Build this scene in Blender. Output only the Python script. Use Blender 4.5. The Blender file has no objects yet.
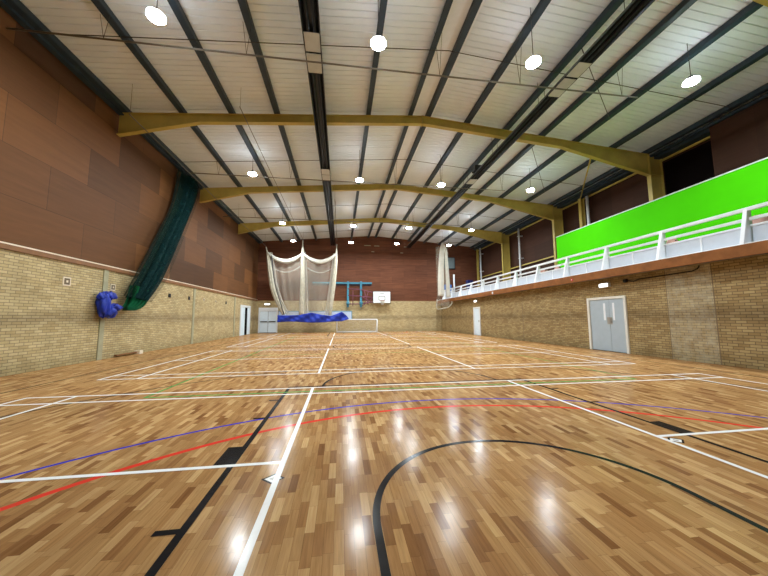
import bpy, bmesh, math, random
from mathutils import Vector, Matrix
random.seed(7)
PI = math.pi
scene = bpy.context.scene
COL = scene.collection

# ------------------------------------------------------------------ camera, world, exposure
cam_d = bpy.data.cameras.new('camera')
cam = bpy.data.objects.new('camera', cam_d); COL.objects.link(cam)
scene.camera = cam
cam_d.sensor_fit = 'HORIZONTAL'; cam_d.sensor_width = 36.0
cam_d.lens = 304.7237 / 768 * 36.0
cam_d.clip_start = 0.05; cam_d.clip_end = 200
yaw, pitch, roll = 0.1413, 0.0985, -0.0055
fw = Vector((math.sin(yaw)*math.cos(pitch), math.cos(yaw)*math.cos(pitch), math.sin(pitch)))
r0 = Vector((math.cos(yaw), -math.sin(yaw), 0)); u0 = r0.cross(fw)
rr = math.cos(roll)*r0 + math.sin(roll)*u0; uu = -math.sin(roll)*r0 + math.cos(roll)*u0
M = Matrix(((rr.x, uu.x, -fw.x, -1.4712), (rr.y, uu.y, -fw.y, -3.0368), (rr.z, uu.z, -fw.z, 1.3101), (0, 0, 0, 1)))
cam.matrix_world = M
world = bpy.data.worlds.new('world'); scene.world = world; world.use_nodes = True
world.node_tree.nodes['Background'].inputs[0].default_value = (0.5, 0.55, 0.6, 1)
world.node_tree.nodes['Background'].inputs[1].default_value = 0.05
vs = scene.view_settings
vs.view_transform = 'Standard'; vs.look = 'None'; vs.gamma = 1.0; vs.exposure = 0.0
vs.use_curve_mapping = False
LAMP = 1300.0        # radiance of every lamp lens

# ------------------------------------------------------------------ hall dimensions (metres)
XL, XR, XO = -9.29, 8.74, 12.95      # left wall, brick wall under the balcony, wall behind the balcony
YN, YB = -4.3, 27.15
ZB = 3.03                            # top of the brickwork
RX = 1.74
def ztop(x): return 9.46 - 0.0825*abs(x - RX)      # top of the rafters
FR = [2.0, 8.3, 14.6, 21.0]

# ------------------------------------------------------------------ node helpers
def new_mat(name):
    m = bpy.data.materials.new(name); m.use_nodes = True
    nt = m.node_tree; b = nt.nodes['Principled BSDF']
    return m, nt, b
def N(nt, t, **kw):
    n = nt.nodes.new(t)
    for k, v in kw.items(): setattr(n, k, v)
    return n
def math_n(nt, op, a, b=None, c=None):
    n = N(nt, 'ShaderNodeMath', operation=op)
    for i, v in enumerate((a, b, c)):
        if v is None: continue
        if isinstance(v, (int, float)): n.inputs[i].default_value = v
        else: nt.links.new(v, n.inputs[i])
    return n.outputs[0]
def mix(nt, f, a, b, mode='MIX'):
    n = N(nt, 'ShaderNodeMix', data_type='RGBA', blend_type=mode)
    for s, v in ((n.inputs[0], f), (n.inputs[6], a), (n.inputs[7], b)):
        if isinstance(v, (int, float)): s.default_value = v
        elif isinstance(v, tuple): s.default_value = (*v, 1) if len(v) == 3 else v
        else: nt.links.new(v, s)
    return n.outputs[2]
def ramp(nt, f, stops, interp='LINEAR'):
    n = N(nt, 'ShaderNodeValToRGB'); cr = n.color_ramp; cr.interpolation = interp
    while len(cr.elements) < len(stops): cr.elements.new(0.5)
    for e, (p, c) in zip(cr.elements, stops): e.position = p; e.color = (*c, 1)
    nt.links.new(f, n.inputs[0]); return n.outputs[0]
def noise(nt, vec, scale, detail=3, rough=0.55):
    n = N(nt, 'ShaderNodeTexNoise'); n.inputs['Scale'].default_value = scale
    n.inputs['Detail'].default_value = detail; n.inputs['Roughness'].default_value = rough
    if vec is not None: nt.links.new(vec, n.inputs['Vector'])
    return n.outputs['Fac']
def pos(nt): return N(nt, 'ShaderNodeNewGeometry').outputs['Position']
def sep(nt, v):
    s = N(nt, 'ShaderNodeSeparateXYZ'); nt.links.new(v, s.inputs[0]); return s.outputs
def comb(nt, x, y, z=0.0):
    c = N(nt, 'ShaderNodeCombineXYZ')
    for i, v in enumerate((x, y, z)):
        if isinstance(v, (int, float)): c.inputs[i].default_value = v
        else: nt.links.new(v, c.inputs[i])
    return c.outputs[0]
def plain(name, c, rough=0.5, metal=0.0, var=0.12, scale=6.0, bump=0.0, spec=0.35):
    m, nt, b = new_mat(name)
    tc = N(nt, 'ShaderNodeTexCoord').outputs['Object']
    nz = noise(nt, tc, scale)
    col = ramp(nt, nz, [(0.3, tuple(x*(1-var) for x in c)), (0.7, tuple(min(1, x*(1+var)) for x in c))])
    nt.links.new(col, b.inputs['Base Color'])
    b.inputs['Roughness'].default_value = rough; b.inputs['Metallic'].default_value = metal
    b.inputs['Specular IOR Level'].default_value = spec
    if bump:
        bp = N(nt, 'ShaderNodeBump'); bp.inputs['Strength'].default_value = bump
        nt.links.new(noise(nt, tc, scale*8), bp.inputs['Height']); nt.links.new(bp.outputs[0], b.inputs['Normal'])
    return m
def srgb(r, g, b):
    f = lambda v: (v/255/12.92) if v/255 <= 0.04045 else ((v/255+0.055)/1.055)**2.4
    return (f(r), f(g), f(b))

# ---- a thin worn varnish over boards and painted lines alike
def varnish(nt, b):
    sc = noise(nt, pos(nt), 3.1, 5, 0.7)
    nt.links.new(ramp(nt, sc, [(0.3, (0.11,)*3), (0.75, (0.25,)*3)]), b.inputs['Coat Roughness'])
    nt.links.new(ramp(nt, noise(nt, pos(nt), 0.9, 5, 0.7), [(0.3, (0.22,)*3), (0.7, (0.42,)*3)]), b.inputs['Coat Weight'])
    b.inputs['Coat IOR'].default_value = 1.45
# ---- floor boards
def mat_floor():
    m, nt, b = new_mat('varnished_hardwood_strip')
    s = sep(nt, pos(nt)); W = 0.06; L = 0.27
    row = math_n(nt, 'FLOOR', math_n(nt, 'DIVIDE', s[0], W))
    wn = N(nt, 'ShaderNodeTexWhiteNoise', noise_dimensions='1D'); nt.links.new(row, wn.inputs['W'])
    vy = math_n(nt, 'ADD', math_n(nt, 'DIVIDE', s[1], L), math_n(nt, 'MULTIPLY', wn.outputs[0], 7.3))
    cell = math_n(nt, 'FLOOR', vy)
    w2 = N(nt, 'ShaderNodeTexWhiteNoise', noise_dimensions='2D'); nt.links.new(comb(nt, row, cell), w2.inputs['Vector'])
    wood = ramp(nt, w2.outputs[0], [(0.0, srgb(132, 90, 52)), (0.12, srgb(162, 118, 73)), (0.5, srgb(178, 135, 86)),
                                    (0.85, srgb(190, 149, 98)), (1.0, srgb(208, 171, 118))])
    gv = comb(nt, math_n(nt, 'ADD', math_n(nt, 'MULTIPLY', s[0], 60), math_n(nt, 'MULTIPLY', w2.outputs[0], 50)), math_n(nt, 'MULTIPLY', s[1], 3.0), cell)
    grain = noise(nt, gv, 1.0, 4, 0.6)
    wood = mix(nt, 0.55, wood, ramp(nt, grain, [(0.25, (0.25, 0.22, 0.2)), (0.55, (0.5, 0.5, 0.5)), (0.8, (0.68, 0.66, 0.62))]), 'OVERLAY')
    # worn, darker areas
    big = noise(nt, pos(nt), 0.45, 5, 0.6)
    wood = mix(nt, 1.0, wood, ramp(nt, big, [(0.3, (0.74, 0.74, 0.76)), (0.6, (1, 1, 1))]), 'MULTIPLY')
    fx = math_n(nt, 'FRACT', math_n(nt, 'DIVIDE', s[0], W)); fy = math_n(nt, 'FRACT', vy)
    gx = math_n(nt, 'MAXIMUM', math_n(nt, 'LESS_THAN', fx, 0.025), math_n(nt, 'LESS_THAN', fy, 0.006))
    wood = mix(nt, math_n(nt, 'MULTIPLY', gx, 0.55), wood, srgb(50, 28, 14))
    nt.links.new(wood, b.inputs['Base Color'])
    scuff = noise(nt, pos(nt), 2.2, 6, 0.7)
    rg = ramp(nt, scuff, [(0.3, (0.42,)*3), (0.75, (0.55,)*3)])
    nt.links.new(rg, b.inputs['Roughness'])
    b.inputs['IOR'].default_value = 1.5
    b.inputs['Specular IOR Level'].default_value = 0.0
    varnish(nt, b)
    bp = N(nt, 'ShaderNodeBump'); bp.inputs['Strength'].default_value = 0.06; bp.inputs['Distance'].default_value = 0.02
    nt.links.new(w2.outputs[0], bp.inputs['Height']); nt.links.new(bp.outputs[0], b.inputs['Normal'])
    return m
def mat_line(name, c, wear=0.15):
    m, nt, b = new_mat(name)
    nz = noise(nt, pos(nt), 9.0, 6, 0.7)
    col = ramp(nt, nz, [(0.25, tuple(x*(1-wear) + y*wear for x, y in zip(c, srgb(140, 95, 55)))), (0.5, c)])
    nt.links.new(col, b.inputs['Base Color']); b.inputs['Roughness'].default_value = 0.5
    b.inputs['Specular IOR Level'].default_value = 0.0; varnish(nt, b)
    return m
# ---- brickwork
def mat_brick(name='buff_brickwork', c1=srgb(208, 190, 148), c2=srgb(184, 162, 118), cm=srgb(134, 120, 94), patch=False):
    m, nt, b = new_mat(name)
    p = pos(nt); s = sep(nt, p)
    nrm = sep(nt, N(nt, 'ShaderNodeNewGeometry').outputs['Normal'])
    isx = math_n(nt, 'GREATER_THAN', math_n(nt, 'ABSOLUTE', nrm[0]), 0.5)
    u = math_n(nt, 'ADD', math_n(nt, 'MULTIPLY', isx, s[1]), math_n(nt, 'MULTIPLY', math_n(nt, 'SUBTRACT', 1.0, isx), s[0]))
    br = N(nt, 'ShaderNodeTexBrick'); br.offset = 0.5
    nt.links.new(comb(nt, u, s[2]), br.inputs['Vector'])
    for k, v in dict(Scale=1.0).items(): br.inputs[k].default_value = v
    br.inputs['Brick Width'].default_value = 0.225; br.inputs['Row Height'].default_value = 0.075
    br.inputs['Mortar Size'].default_value = 0.007; br.inputs['Mortar Smooth'].default_value = 0.2; br.inputs['Bias'].default_value = 0.0
    br.inputs['Color1'].default_value = (*c1, 1); br.inputs['Color2'].default_value = (*c2, 1)
    br.inputs['Mortar'].default_value = (*cm, 1)
    nz = noise(nt, p, 1.6, 6, 0.7)
    c = mix(nt, 1.0, br.outputs['Color'], ramp(nt, nz, [(0.3, (0.80, 0.79, 0.76)), (0.65, (1.05, 1.04, 1.0))]), 'MULTIPLY')
    if patch:   # paler, mottled panel between two movement joints
        inside = math_n(nt, 'MULTIPLY', math_n(nt, 'GREATER_THAN', s[1], 4.02), math_n(nt, 'LESS_THAN', s[1], 5.22))
        pn = math_n(nt, 'MULTIPLY', inside, ramp(nt, noise(nt, p, 4.0, 5, 0.7), [(0.35, (0.1,)*3), (0.65, (0.75,)*3)]))
        c = mix(nt, pn, c, mix(nt, 0.5, c, srgb(206, 204, 186)))
    # scuffed grimy band where people and kit rub along the wall
    z = math_n(nt, 'ADD', s[2], math_n(nt, 'MULTIPLY', math_n(nt, 'SUBTRACT', noise(nt, p, 0.8, 4), 0.5), 0.35))
    band = math_n(nt, 'SMOOTH_MIN', 1.0, 1.0, 0.0)
    d = math_n(nt, 'ABSOLUTE', math_n(nt, 'SUBTRACT', z, 1.36))
    band = math_n(nt, 'SUBTRACT', 1.0, math_n(nt, 'MINIMUM', math_n(nt, 'DIVIDE', d, 0.3), 1.0))
    c = mix(nt, math_n(nt, 'MULTIPLY', band, 0.62), c, mix(nt, 1.0, c, (0.48, 0.46, 0.46), 'MULTIPLY'))
    low = math_n(nt, 'SUBTRACT', 1.0, math_n(nt, 'MINIMUM', math_n(nt, 'DIVIDE', z, 0.45), 1.0))
    c = mix(nt, math_n(nt, 'MULTIPLY', low, 0.6), c, mix(nt, 1.0, c, (0.62, 0.64, 0.6), 'MULTIPLY'))
    nt.links.new(c, b.inputs['Base Color']); b.inputs['Roughness'].default_value = 0.75; b.inputs['Specular IOR Level'].default_value = 0.25
    bp = N(nt, 'ShaderNodeBump'); bp.inputs['Strength'].default_value = 0.5; bp.inputs['Distance'].default_value = 0.01; bp.invert = True
    nt.links.new(br.outputs['Fac'], bp.inputs['Height']); nt.links.new(bp.outputs[0], b.inputs['Normal'])
    return m
# ---- brown wall boarding: w, h = board size
def mat_board(name, w, h, c1, c2, c3, streak=0.35):
    m, nt, b = new_mat(name)
    p = pos(nt); s = sep(nt, p)
    nrm = sep(nt, N(nt, 'ShaderNodeNewGeometry').outputs['Normal'])
    isx = math_n(nt, 'GREATER_THAN', math_n(nt, 'ABSOLUTE', nrm[0]), 0.5)
    u = math_n(nt, 'ADD', math_n(nt, 'MULTIPLY', isx, s[1]), math_n(nt, 'MULTIPLY', math_n(nt, 'SUBTRACT', 1.0, isx), s[0]))
    rowf = math_n(nt, 'DIVIDE', math_n(nt, 'SUBTRACT', s[2], ZB), h); row = math_n(nt, 'FLOOR', rowf)
    uu_ = math_n(nt, 'ADD', math_n(nt, 'DIVIDE', u, w), math_n(nt, 'MULTIPLY', row, 0.5)); cell = math_n(nt, 'FLOOR', uu_)
    wn = N(nt, 'ShaderNodeTexWhiteNoise', noise_dimensions='2D'); nt.links.new(comb(nt, row, cell), wn.inputs['Vector'])
    c = ramp(nt, wn.outputs[0], [(0.0, c1), (0.5, c2), (1.0, c3)])
    g = noise(nt, comb(nt, math_n(nt, 'MULTIPLY', u, 0.6), math_n(nt, 'MULTIPLY', s[2], 7.0)), 1.0, 5, 0.65)
    c = mix(nt, streak, c, ramp(nt, g, [(0.3, (0.3, 0.3, 0.3)), (0.7, (0.62, 0.62, 0.62))]), 'OVERLAY')
    fx = math_n(nt, 'FRACT', uu_); fy = math_n(nt, 'FRACT', rowf)
    e = math_n(nt, 'MAXIMUM', math_n(nt, 'LESS_THAN', fx, 0.006), math_n(nt, 'LESS_THAN', fy, 0.012))
    c = mix(nt, math_n(nt, 'MULTIPLY', e, 0.5), c, (0.02, 0.012, 0.01))
    nt.links.new(c, b.inputs['Base Color']); b.inputs['Roughness'].default_value = 0.62; b.inputs['Specular IOR Level'].default_value = 0.15
    return m
def mat_roof():
    m, nt, b = new_mat('white_roof_lining')
    nz = noise(nt, pos(nt), 0.7, 4)
    nt.links.new(ramp(nt, nz, [(0.3, srgb(224, 232, 240)), (0.7, srgb(236, 244, 250))]), b.inputs['Base Color'])
    b.inputs['Roughness'].default_value = 0.5
    return m
def mat_net(name, c, cover, rough=0.8):
    m, nt, b = new_mat(name)
    out = nt.nodes['Material Output']
    tr = N(nt, 'ShaderNodeBsdfTransparent'); mx = N(nt, 'ShaderNodeMixShader')
    tc = N(nt, 'ShaderNodeTexCoord').outputs['Object']
    nz = noise(nt, tc, 2.5, 4)
    f = math_n(nt, 'ADD', cover*0.75, math_n(nt, 'MULTIPLY', nz, cover*0.5))
    nt.links.new(f, mx.inputs[0]); nt.links.new(tr.outputs[0], mx.inputs[1]); nt.links.new(b.outputs[0], mx.inputs[2])
    nt.links.new(mx.outputs[0], out.inputs[0])
    b.inputs['Base Color'].default_value = (*c, 1); b.inputs['Roughness'].default_value = rough
    b.inputs['Specular IOR Level'].default_value = 0.1
    return m
def mat_emit(name, c, strength):
    m, nt, b = new_mat(name)
    b.inputs['Base Color'].default_value = (*c, 1)
    b.inputs['Emission Color'].default_value = (*c, 1); b.inputs['Emission Strength'].default_value = strength
    return m

MT = dict(
    floor=mat_floor(), brick=mat_brick(), brick_r=mat_brick('brown_buff_brickwork_shaded', srgb(180, 158, 114), srgb(150, 124, 82), srgb(104, 88, 64), True),  # brick_r: browner bricks, with the right wall's weaker light put into the colour too
    white_line=mat_line('white_floor_paint', srgb(240, 240, 238), 0.12),
    black_line=mat_line('black_floor_paint', srgb(30, 29, 30), 0.05),
    brown_line=mat_line('faded_black_floor_paint', srgb(62, 44, 34), 0.3),
    blue_line=mat_line('blue_floor_paint', srgb(56, 56, 176), 0.15),
    red_line=mat_line('red_floor_paint', srgb(222, 62, 48), 0.25),
    green_line=mat_line('green_floor_paint', srgb(84, 150, 74), 0.2),
    board=mat_board('brown_hardboard_panels', 2.44, 1.22, srgb(84, 57, 38), srgb(108, 72, 44), srgb(126, 84, 50)),
    board_back=mat_board('red_brown_boarding', 2.44, 0.61, srgb(98, 60, 42), srgb(104, 64, 45), srgb(112, 69, 48), 0.8),
    board_dark=mat_board('dark_brown_boarding', 1.22, 1.8, srgb(62, 40, 30), srgb(68, 44, 32), srgb(76, 48, 36)),
    recess_dark=plain('painted_recess_dark', srgb(14, 8, 8), 0.9, spec=0.05),  # flat black standing for unlit depth
    roof=mat_roof(), roof_flat=plain('flat_ridge_lining', srgb(238, 244, 250), 0.5, var=0.03),
    purlin=plain('blue_grey_steel', srgb(48, 62, 74), 0.5, var=0.15, scale=3),
    yellow=plain('mustard_painted_steel', srgb(188, 166, 84), 0.45, var=0.12, scale=2),
    grey_steel=plain('pale_grey_painted_steel', srgb(164, 160, 132), 0.6, var=0.1),
    heater=plain('dark_heater_steel', srgb(44, 50, 58), 0.35, 0.3, var=0.2),
    heater_panel=plain('light_grey_heater_plate', srgb(196, 198, 196), 0.5, var=0.05),
    wire=plain('galvanised_wire', srgb(120, 118, 112), 0.5, 0.4),
    pipe=plain('cream_painted_tube', srgb(120, 114, 104), 0.5),
    rod=plain('dark_steel_rod', srgb(48, 48, 50), 0.5),
    white=plain('white_gloss_paint', srgb(226, 230, 234), 0.4, var=0.03),
    panel=plain('pale_grey_infill_panel', srgb(196, 204, 214), 0.45, var=0.03),
    fascia=plain('brown_stained_timber', srgb(140, 90, 50), 0.65, spec=0.15, var=0.2, scale=3),
    ledge=plain('brown_timber_ledge', srgb(134, 92, 56), 0.55, var=0.15, scale=4),
    cream=plain('cream_paint', srgb(232, 218, 196), 0.5, var=0.05),
    slab=plain('grey_concrete', srgb(120, 116, 110), 0.8),
    green=plain('bright_green_painted_board', srgb(74, 204, 0), 0.8, spec=0.1, var=0.04, scale=1.0),
    greenedge=plain('white_board_capping', srgb(210, 222, 210), 0.5),
    door=plain('grey_blue_door_paint', srgb(172, 186, 196), 0.4, var=0.03),
    door_pale=plain('pale_blue_door_paint', srgb(224, 238, 248), 0.4, var=0.03),
    frame=plain('off_white_frame_paint', srgb(222, 220, 210), 0.45, var=0.03),
    steel=plain('brushed_steel', srgb(168, 166, 160), 0.35, 0.7),
    black=plain('black_plastic', srgb(22, 22, 24), 0.5),
    glass=plain('pale_vision_glass', srgb(236, 240, 244), 0.15, var=0.02),
    teal=plain('teal_painted_steel', srgb(64, 132, 156), 0.45, var=0.15),
    truss=plain('maroon_painted_steel', srgb(120, 66, 86), 0.5),
    navy=plain('dark_navy_finish', srgb(30, 34, 44), 0.5),  # dark navy for lower rail, padding, target lines and strap
    backboard=plain('white_backboard', srgb(236, 240, 238), 0.4, var=0.02),
    orange=plain('orange_rim_steel', srgb(206, 92, 48), 0.4),
    blue_tarp=plain('blue_tarpaulin', srgb(24, 50, 160), 0.45, var=0.3, scale=4),
    net_white=mat_net('white_net_mesh', srgb(214, 206, 190), 0.24),
    net_bundle=plain('bunched_white_netting', srgb(184, 178, 160), 0.85, var=0.18, scale=5, bump=0.4),
    net_veil=mat_net('gathered_white_net', srgb(214, 210, 198), 0.38),
    net_swag=mat_net('folded_white_net', srgb(222, 218, 206), 0.72),
    net_green=mat_net('dark_green_net', srgb(8, 40, 40), 0.9),
    net_green_foot=mat_net('gathered_lit_green_net', srgb(10, 84, 50), 0.97),  # brighter green than the net above: light on the foot is in the colour
    net_goal=mat_net('goal_net', srgb(226, 224, 214), 0.26),
    skirt=mat_emit('added_ceiling_glow', (0.86, 0.95, 1.0), LAMP*0.05),  # glow added to lighten the ceiling
    lens=mat_emit('lamp_lens', (0.88, 0.96, 1.0), LAMP),
    emerg=mat_emit('lit_bulkhead_lens', (0.95, 1.0, 1.0), 4.0),
    screen=plain('grey_screen', srgb(110, 124, 128), 0.3),
    pink=plain('pinkish_cloth', srgb(196, 150, 140), 0.85, var=0.2, scale=9),
    darkcloth=plain('dark_cloth', srgb(70, 56, 50), 0.85),
    blue_kit=plain('blue_kit', srgb(52, 110, 190), 0.6),
    navy_kit=plain('navy_kit', srgb(28, 36, 92), 0.6),
    red=plain('red_plastic', srgb(196, 40, 36), 0.5),
    mat_pale=plain('pale_blue_crash_mat', srgb(186, 200, 224), 0.6, var=0.06),
    vent=plain('brown_vent_grille', srgb(112, 96, 74), 0.6),
)

# ------------------------------------------------------------------ mesh helpers
class MB:
    def __init__(s): s.bm = bmesh.new(); s.mats = []
    def mi(s, m):
        if m not in s.mats: s.mats.append(m)
        return s.mats.index(m)
    def box(s, x0, x1, y0, y1, z0, z1, m=None):
        i = s.mi(m) if m else 0
        v = [s.bm.verts.new(p) for p in ((x0,y0,z0),(x1,y0,z0),(x1,y1,z0),(x0,y1,z0),(x0,y0,z1),(x1,y0,z1),(x1,y1,z1),(x0,y1,z1))]
        for f in ((0,3,2,1),(4,5,6,7),(0,1,5,4),(1,2,6,5),(2,3,7,6),(3,0,4,7)):
            s.bm.faces.new([v[k] for k in f]).material_index = i
        return s
    def prism(s, pts, axis, a, b, m=None):
        i = s.mi(m) if m else 0
        def P(p, t):
            if axis == 'y': return (p[0], t, p[1])
            if axis == 'x': return (t, p[0], p[1])
            return (p[0], p[1], t)
        A = [s.bm.verts.new(P(p, a)) for p in pts]; B = [s.bm.verts.new(P(p, b)) for p in pts]
        n = len(pts)
        fs = [s.bm.faces.new(A), s.bm.faces.new(B[::-1])]
        for k in range(n): fs.append(s.bm.faces.new([A[k], B[k], B[(k+1) % n], A[(k+1) % n]]))
        for f in fs: f.material_index = i
        return s
    def tube(s, path, rad, seg=8, m=None, folds=0, amp=0.0, flat=(1, 1), smooth=True):
        i = s.mi(m) if m else 0
        path = [Vector(p) for p in path]; n = len(path)
        if not isinstance(rad, (list, tuple)): rad = [rad]*n
        rings = []; ref = None
        for k, p in enumerate(path):
            t = (path[min(k+1, n-1)] - path[max(k-1, 0)]).normalized()
            if ref is None: ref = Vector((0, 1, 0)) if abs(t.y) < 0.9 else Vector((1, 0, 0))
            a = (ref - t*ref.dot(t)).normalized(); b = t.cross(a); ref = a
            ring = []
            for j in range(seg):
                th = 2*PI*j/seg; q = rad[k]*(1 + amp*math.cos(folds*th + 0.3*math.sin(k*0.7)))
                ring.append(s.bm.verts.new(p + a*math.cos(th)*q*flat[0] + b*math.sin(th)*q*flat[1]))
            rings.append(ring)
        for k in range(n-1):
            for j in range(seg):
                f = s.bm.faces.new([rings[k][j], rings[k][(j+1) % seg], rings[k+1][(j+1) % seg], rings[k+1][j]])
                f.material_index = i; f.smooth = smooth
        for rg in (rings[0][::-1], rings[-1]): s.bm.faces.new(rg).material_index = i
        return s
    def grid(s, fn, nu, nv, m=None, smooth=True):
        i = s.mi(m) if m else 0
        g = [[s.bm.verts.new(fn(a/nu, b/nv)) for b in range(nv+1)] for a in range(nu+1)]
        for a in range(nu):
            for b in range(nv):
                f = s.bm.faces.new([g[a][b], g[a+1][b], g[a+1][b+1], g[a][b+1]]); f.material_index = i; f.smooth = smooth
        return s
    def build(s, name, m=None, parent=None, bevel=0.0, solid=0.0):
        bmesh.ops.recalc_face_normals(s.bm, faces=s.bm.faces)
        me = bpy.data.meshes.new(name); s.bm.to_mesh(me); s.bm.free()
        for x in ([m] if m and not s.mats else s.mats): me.materials.append(MT[x])
        o = bpy.data.objects.new(name, me); COL.objects.link(o)
        if parent is not None:
            o.parent = parent
            o.matrix_parent_inverse = Matrix.Translation(-parent.location) if parent.type == 'EMPTY' and parent.parent is None else Matrix.Identity(4)
        if solid:
            md = o.modifiers.new('thickness', 'SOLIDIFY'); md.thickness = solid; md.offset = 0
        if bevel:
            md = o.modifiers.new('bevel', 'BEVEL'); md.width = bevel; md.segments = 2; md.limit_method = 'ANGLE'
        return o
def tag(o, label, cat, group=None, kind=None):
    o['label'] = label; o['category'] = cat
    if group: o['group'] = group
    if kind: o['kind'] = kind
    return o
def thing(name, loc, label, cat, group=None):
    o = bpy.data.objects.new(name, None); COL.objects.link(o); o.location = loc; o.empty_display_size = 0.2
    return tag(o, label, cat, group)
def struct(o, label, cat):
    return tag(o, label, cat, kind='structure')
def copy_tree(root, d, label):
    """copy a thing and its parts (and their sub-parts), moved by d"""
    r = root.copy(); COL.objects.link(r); r.location = root.location + Vector(d); r['label'] = label
    for ch in list(root.children):
        c = ch.copy(); COL.objects.link(c); c.parent = r
        for g in ch.children:
            e = g.copy(); COL.objects.link(e); e.parent = c
    return r

# ================================================================== FLOOR WITH ITS PAINTED LINES
fb = MB()
fb.box(XL-0.05, XR+0.02, YN, YB+0.02, -0.2, 0.0, 'floor')
lvl = [0.001]
def strip(x0, y0, x1, y1, w, m, z=None):
    a = Vector((x0, y0)); b = Vector((x1, y1)); d = (b-a).normalized(); n = Vector((-d.y, d.x))*w/2
    q = [a+n, b+n, b-n, a-n]; z = z or lvl[0]
    f = fb.bm.faces.new([fb.bm.verts.new((p.x, p.y, z)) for p in q[::-1]]); f.material_index = fb.mi(m)
def arc(cx, cy, r, a0, a1, w, m, z=None, n=96):
    z = z or lvl[0]; i = fb.mi(m); pr = None
    for k in range(n+1):
        t = math.radians(a0 + (a1-a0)*k/n); c, s_ = math.cos(t), math.sin(t)
        cur = (fb.bm.verts.new((cx+(r-w/2)*c, cy+(r-w/2)*s_, z)), fb.bm.verts.new((cx+(r+w/2)*c, cy+(r+w/2)*s_, z)))
        if pr: fb.bm.faces.new([pr[0], pr[1], cur[1], cur[0]]).material_index = i
        pr = cur
YM = 11.46      # halfway line of the hall
def both(fn):
    for sgn in (1, -1): fn(lambda y: y if sgn == 1 else 2*YM - y, sgn)
def marks(Y, s_):
    A = (lambda a0, a1: (a0, a1)) if s_ == 1 else (lambda a0, a1: (-a0, -a1))
    # goal areas (blue outer, red inner)
    arc(0, Y(-4.12), 5.96, *A(13, 167), 0.045, 'blue_line', 0.0010)
    arc(0.02, Y(-3.35), 4.81, *A(5, 175), 0.065, 'red_line', 0.0013)
    # three-point line and basketball sidelines (faded)
    arc(0, Y(-1.165), 6.78, *A(13, 167), 0.05, 'brown_line', 0.0012)
    # key
    for sx in (-1, 0.966):
        strip(sx*2.43, Y(-2.74), sx*2.43, Y(3.085), 0.055, 'black_line', 0.0020)
        strip(sx*2.52, Y(0.02), sx*2.52, Y(0.42), 0.15, 'black_line', 0.0019)
        for yy in (-0.85, 1.33, 2.23): strip(sx*2.43, Y(yy), sx*2.60, Y(yy), 0.05, 'black_line', 0.0019)
    strip(-2.45, Y(3.16), 2.37, Y(3.16), 0.06, 'black_line', 0.0018)
    arc(0, Y(3.12), 1.80, *A(0, 180), 0.05, 'black_line', 0.0017)
    arc(-0.05, Y(-1.0), 1.18, *A(0, 180), 0.052, 'black_line', 0.0017)
    for sx in (-1, 1): strip(-0.05+sx*1.18, Y(-1.0), -0.05+sx*1.18, Y(-1.9), 0.052, 'black_line', 0.0017)
    strip(-7.5, Y(-2.74), 7.5, Y(-2.74), 0.05, 'black_line', 0.0016)
both(marks)
for sx in (-1, 1): strip(sx*7.5, -2.74, sx*7.5, 2*YM+2.74, 0.045, 'brown_line', 0.0014)
strip(-7.5, YM, 7.5, YM, 0.05, 'brown_line', 0.0014); arc(0, YM, 1.8, 0, 360, 0.05, 'brown_line', 0.0014)
for sx in (-1, 1): strip(sx*4.72, 2.75, sx*4.72, 2*YM-2.75, 0.05, 'green_line', 0.0021)
for yy in (2.75, 8.6, 2*YM-8.6, 2*YM-2.75): strip(-4.74, yy, 4.74, yy, 0.06, 'green_line', 0.0021)
# four badminton courts laid across the hall
for c in (0.0, 7.64, 15.28, 22.92):
    w = 0.05; z = 0.0025
    for d in (3.05, 2.59):
        for sg in (1, -1):
            if c + sg*d < 26.5: strip(-6.72, c+sg*d, 6.72, c+sg*d, w, 'white_line', z)
    e = 3.07 if c < 20 else 3.0
    for x in (1.98, 5.94, 6.7):
        for sx in (-1, 1): strip(sx*x, c-e, sx*x, c+e, w, 'white_line', z + 0.0003)
    for sx in (-1, 1): strip(sx*1.98, c, sx*6.7, c, w, 'white_line', z + 0.0001)
# socket covers let into the boards beside the net-post line
for x, y in ((-2.01, -0.285), (2.07, -0.12)):
    for rx, ry, m, z in ((0.095, 0.085, 'black_line', 0.0008), (0.07, 0.06, 'white_line', 0.0011), (0.03, 0.03, 'steel', 0.0014)):
        q = [(x-rx, y), (x, y-ry), (x+rx, y), (x, y+ry)]
        fb.bm.faces.new([fb.bm.verts.new((*p, z)) for p in q]).material_index = fb.mi(m)
me_fl = fb
bm_ = fb.bm; bm_.normal_update()
for f in bm_.faces:
    if f.calc_center_median().z > 0.0005 and f.normal.z < 0: f.normal_flip()
me = bpy.data.meshes.new('floor'); bm_.to_mesh(me); bm_.free()
for x in fb.mats: me.materials.append(MT[x])
floor = bpy.data.objects.new('floor', me); COL.objects.link(floor)
struct(floor, 'polished hardwood strip floor with coloured court markings', 'floor')

# ================================================================== WALLS
def wallthing(name, mb, m, label): return struct(mb.build(name, m), label, 'wall')
# left
wallthing('wall_left', MB().box(XL-0.3, XL, YN, YB, 0, ZB), 'brick', 'buff brick lower wall along the left side')
wallthing('wall_left_upper', MB().box(XL-0.3, XL-0.04, YN, YB+0.2, ZB, ztop(XL)+0.4), 'board', 'brown hardboard panelled wall above the left brickwork')
# back
bw = MB().box(XL-0.3, XR+0.3, YB, YB+0.3, 0, ZB)
wallthing('wall_back', bw, 'brick', 'buff brick lower wall at the far end')
g = [(XL-0.3, ZB), (XO+0.2, ZB), (XO+0.2, ztop(XO)+0.35), (RX, ztop(RX)+0.3), (XL-0.3, ztop(XL)+0.3)]
wallthing('wall_back_upper', MB().prism(g, 'y', YB+0.02, YB+0.3), 'board_back', 'red-brown boarded gable wall at the far end')
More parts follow.
